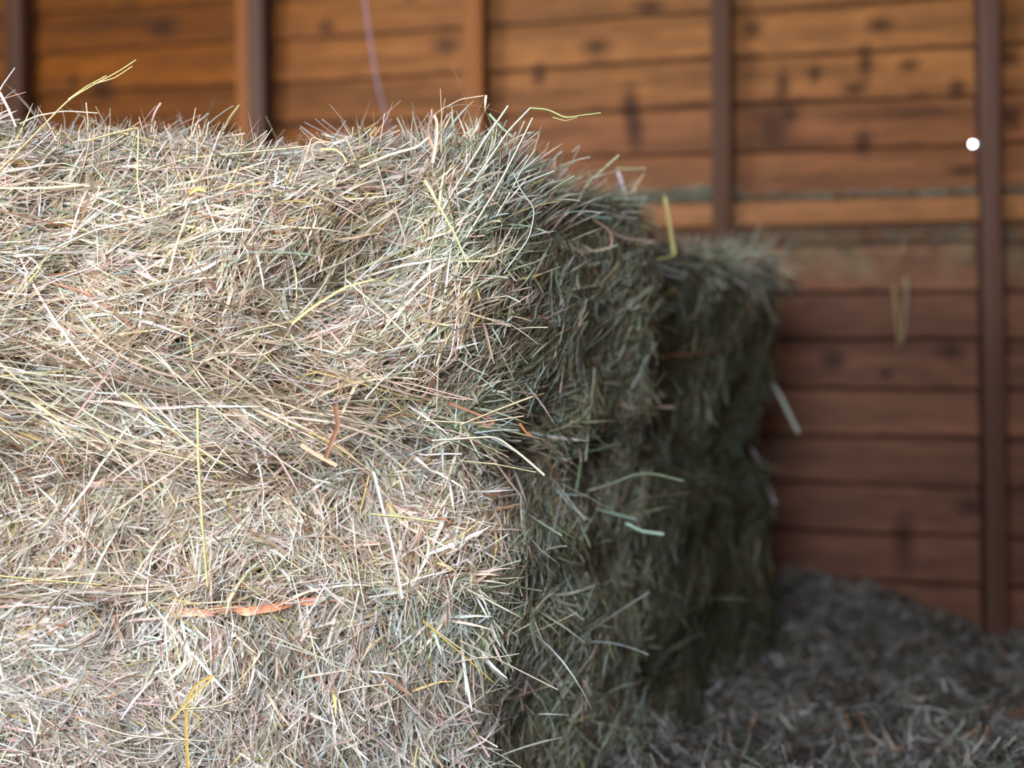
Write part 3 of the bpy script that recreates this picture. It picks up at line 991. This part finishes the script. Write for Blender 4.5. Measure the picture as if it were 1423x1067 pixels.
# hay caught on the ledge of the wall and hanging off it
def ledge_hay():
    r = np.random.default_rng(14)
    N = 2600
    s = r.uniform(0.1, 2.2, N)
    left = r.random(N) < 0.45
    s = np.where(left, r.uniform(0.15, 0.62, N), s)
    d = 0.0145 + r.uniform(0.0, 0.03, N)
    z = 1.005 + r.uniform(0, 0.012, N) + np.where(left, r.uniform(0, 0.03, N) * np.clip((s - 0.2) / .35, 0, 1), 0)
    p = wall_pt(s, z, d)
    n = norm(np.tile(np.array([0, -0.2, 1.0]), (N, 1)) + r.normal(0, .2, (N, 3)))
    sv, sf, cc = strands(p, n, r.normal(-0.2, 0.35, N), r.uniform(.02, .055, N), r.uniform(1, 2.4, N) * 1e-3, r.uniform(0, .006, N), r,
                         palette('green', N, r), .8, .12)
    o = link('ledge_hay', sv, sf, M_STRAW, None, cc, False, kind='stuff', label='greenish hay wisps lying along the ledge of the board wall', category='hay')
    N = 500
    s = r.uniform(0.55, 1.95, N)
    z = 0.94 - np.abs(r.normal(0, .05, N))
    p = wall_pt(s, z, 0.02 + r.uniform(0, .008, N))
    n = np.tile(WN, (N, 1))
    sv, sf, cc = strands(p, n, r.normal(1.57, 0.5, N), r.uniform(.02, .07, N), r.uniform(.8, 2, N) * 1e-3, r.uniform(0, .004, N), r,
                         palette('olive', N, r) * 1.1, .8, .05)
    link('clinging_hay', sv, sf, M_STRAW, None, cc, False, kind='stuff', label='thin hay wisps clinging to the boards below the ledge', category='hay')


ledge_hay()


def wall_stalk(px_pts, wpx, c, label):
    pts = []
    for (px, py) in px_pts:
        ss = wall_s(px)
        pts.append((px, py, W0[1] + ss * WD[1] - 0.024))
    o = stalk('hay_wisp', pts, 2.6, wpx, c, None, taper=.3, label=label)
    o['category'] = 'hay wisp'
    return o


wall_stalk([(1243, 398), (1247, 440), (1250, 482)], 7, (160, 142, 96), 'yellow hay wisp hanging on the board wall, left of its greyer neighbour')
wall_stalk([(1260, 385), (1259, 420), (1254, 475)], 5, (170, 160, 130), 'grey-white hay wisp hanging on the board wall beside the yellow one')

# blue string hanging from the roof behind the bales
pts = [P(500, -60, 2.45), P(505, -20, 2.45), P(509, 20, 2.45), P(515, 60, 2.45), P(522, 105, 2.45), P(533, 150, 2.45), P(547, 200, 2.42), P(560, 235, 2.3)]
top = pts[0] + (pts[0] - pts[1]) * 0
top[2] = 2.32
pts = [np.array([pts[0][0] - 0.05, 2.45, 2.33])] + pts
pp = smooth_line(pts, 60)[None]
s = np.linspace(0, 1, 60)
v, f, c = ribbons(pp, np.array([[0.2, -1, 0]]), np.full((1, 60), 0.0036), lin((140, 130, 160))[None], (s * 3)[None], np.array([True]))
link('hanging_string', v, f, M_TW, None, c, False, label='thin lilac string hanging down the wall above the bales', category='string')

# metal bead added as stand-in for daylight peeking through, next to the batten
bpy_v, bpy_f = cube_grid(4, 4, 4)
sv_ = norm(bpy_v) * np.array([1, 0.5, 1]) * 0.0042
ss_ = wall_s(1352)
link('daylight_bead', sv_ + P(1352, 677, W0[1] + ss_ * WD[1] - 0.026), bpy_f, None or (lambda m: (m.node_tree.nodes['Principled BSDF'].inputs['Metallic'].__setattr__('default_value', 1.0), m.node_tree.nodes['Principled BSDF'].inputs['Base Color'].__setattr__('default_value', (0.9, 0.72, 0.45, 1)), m.node_tree.nodes['Principled BSDF'].inputs['Roughness'].__setattr__('default_value', 0.25), m)[-1])((lambda m: (setattr(m, 'use_nodes', True), m)[-1])(bpy.data.materials.new('bead_metal'))), smooth=True, label='tiny bright bead added for daylight peeking through the boards, low beside the right-hand batten', category='daylight speck')
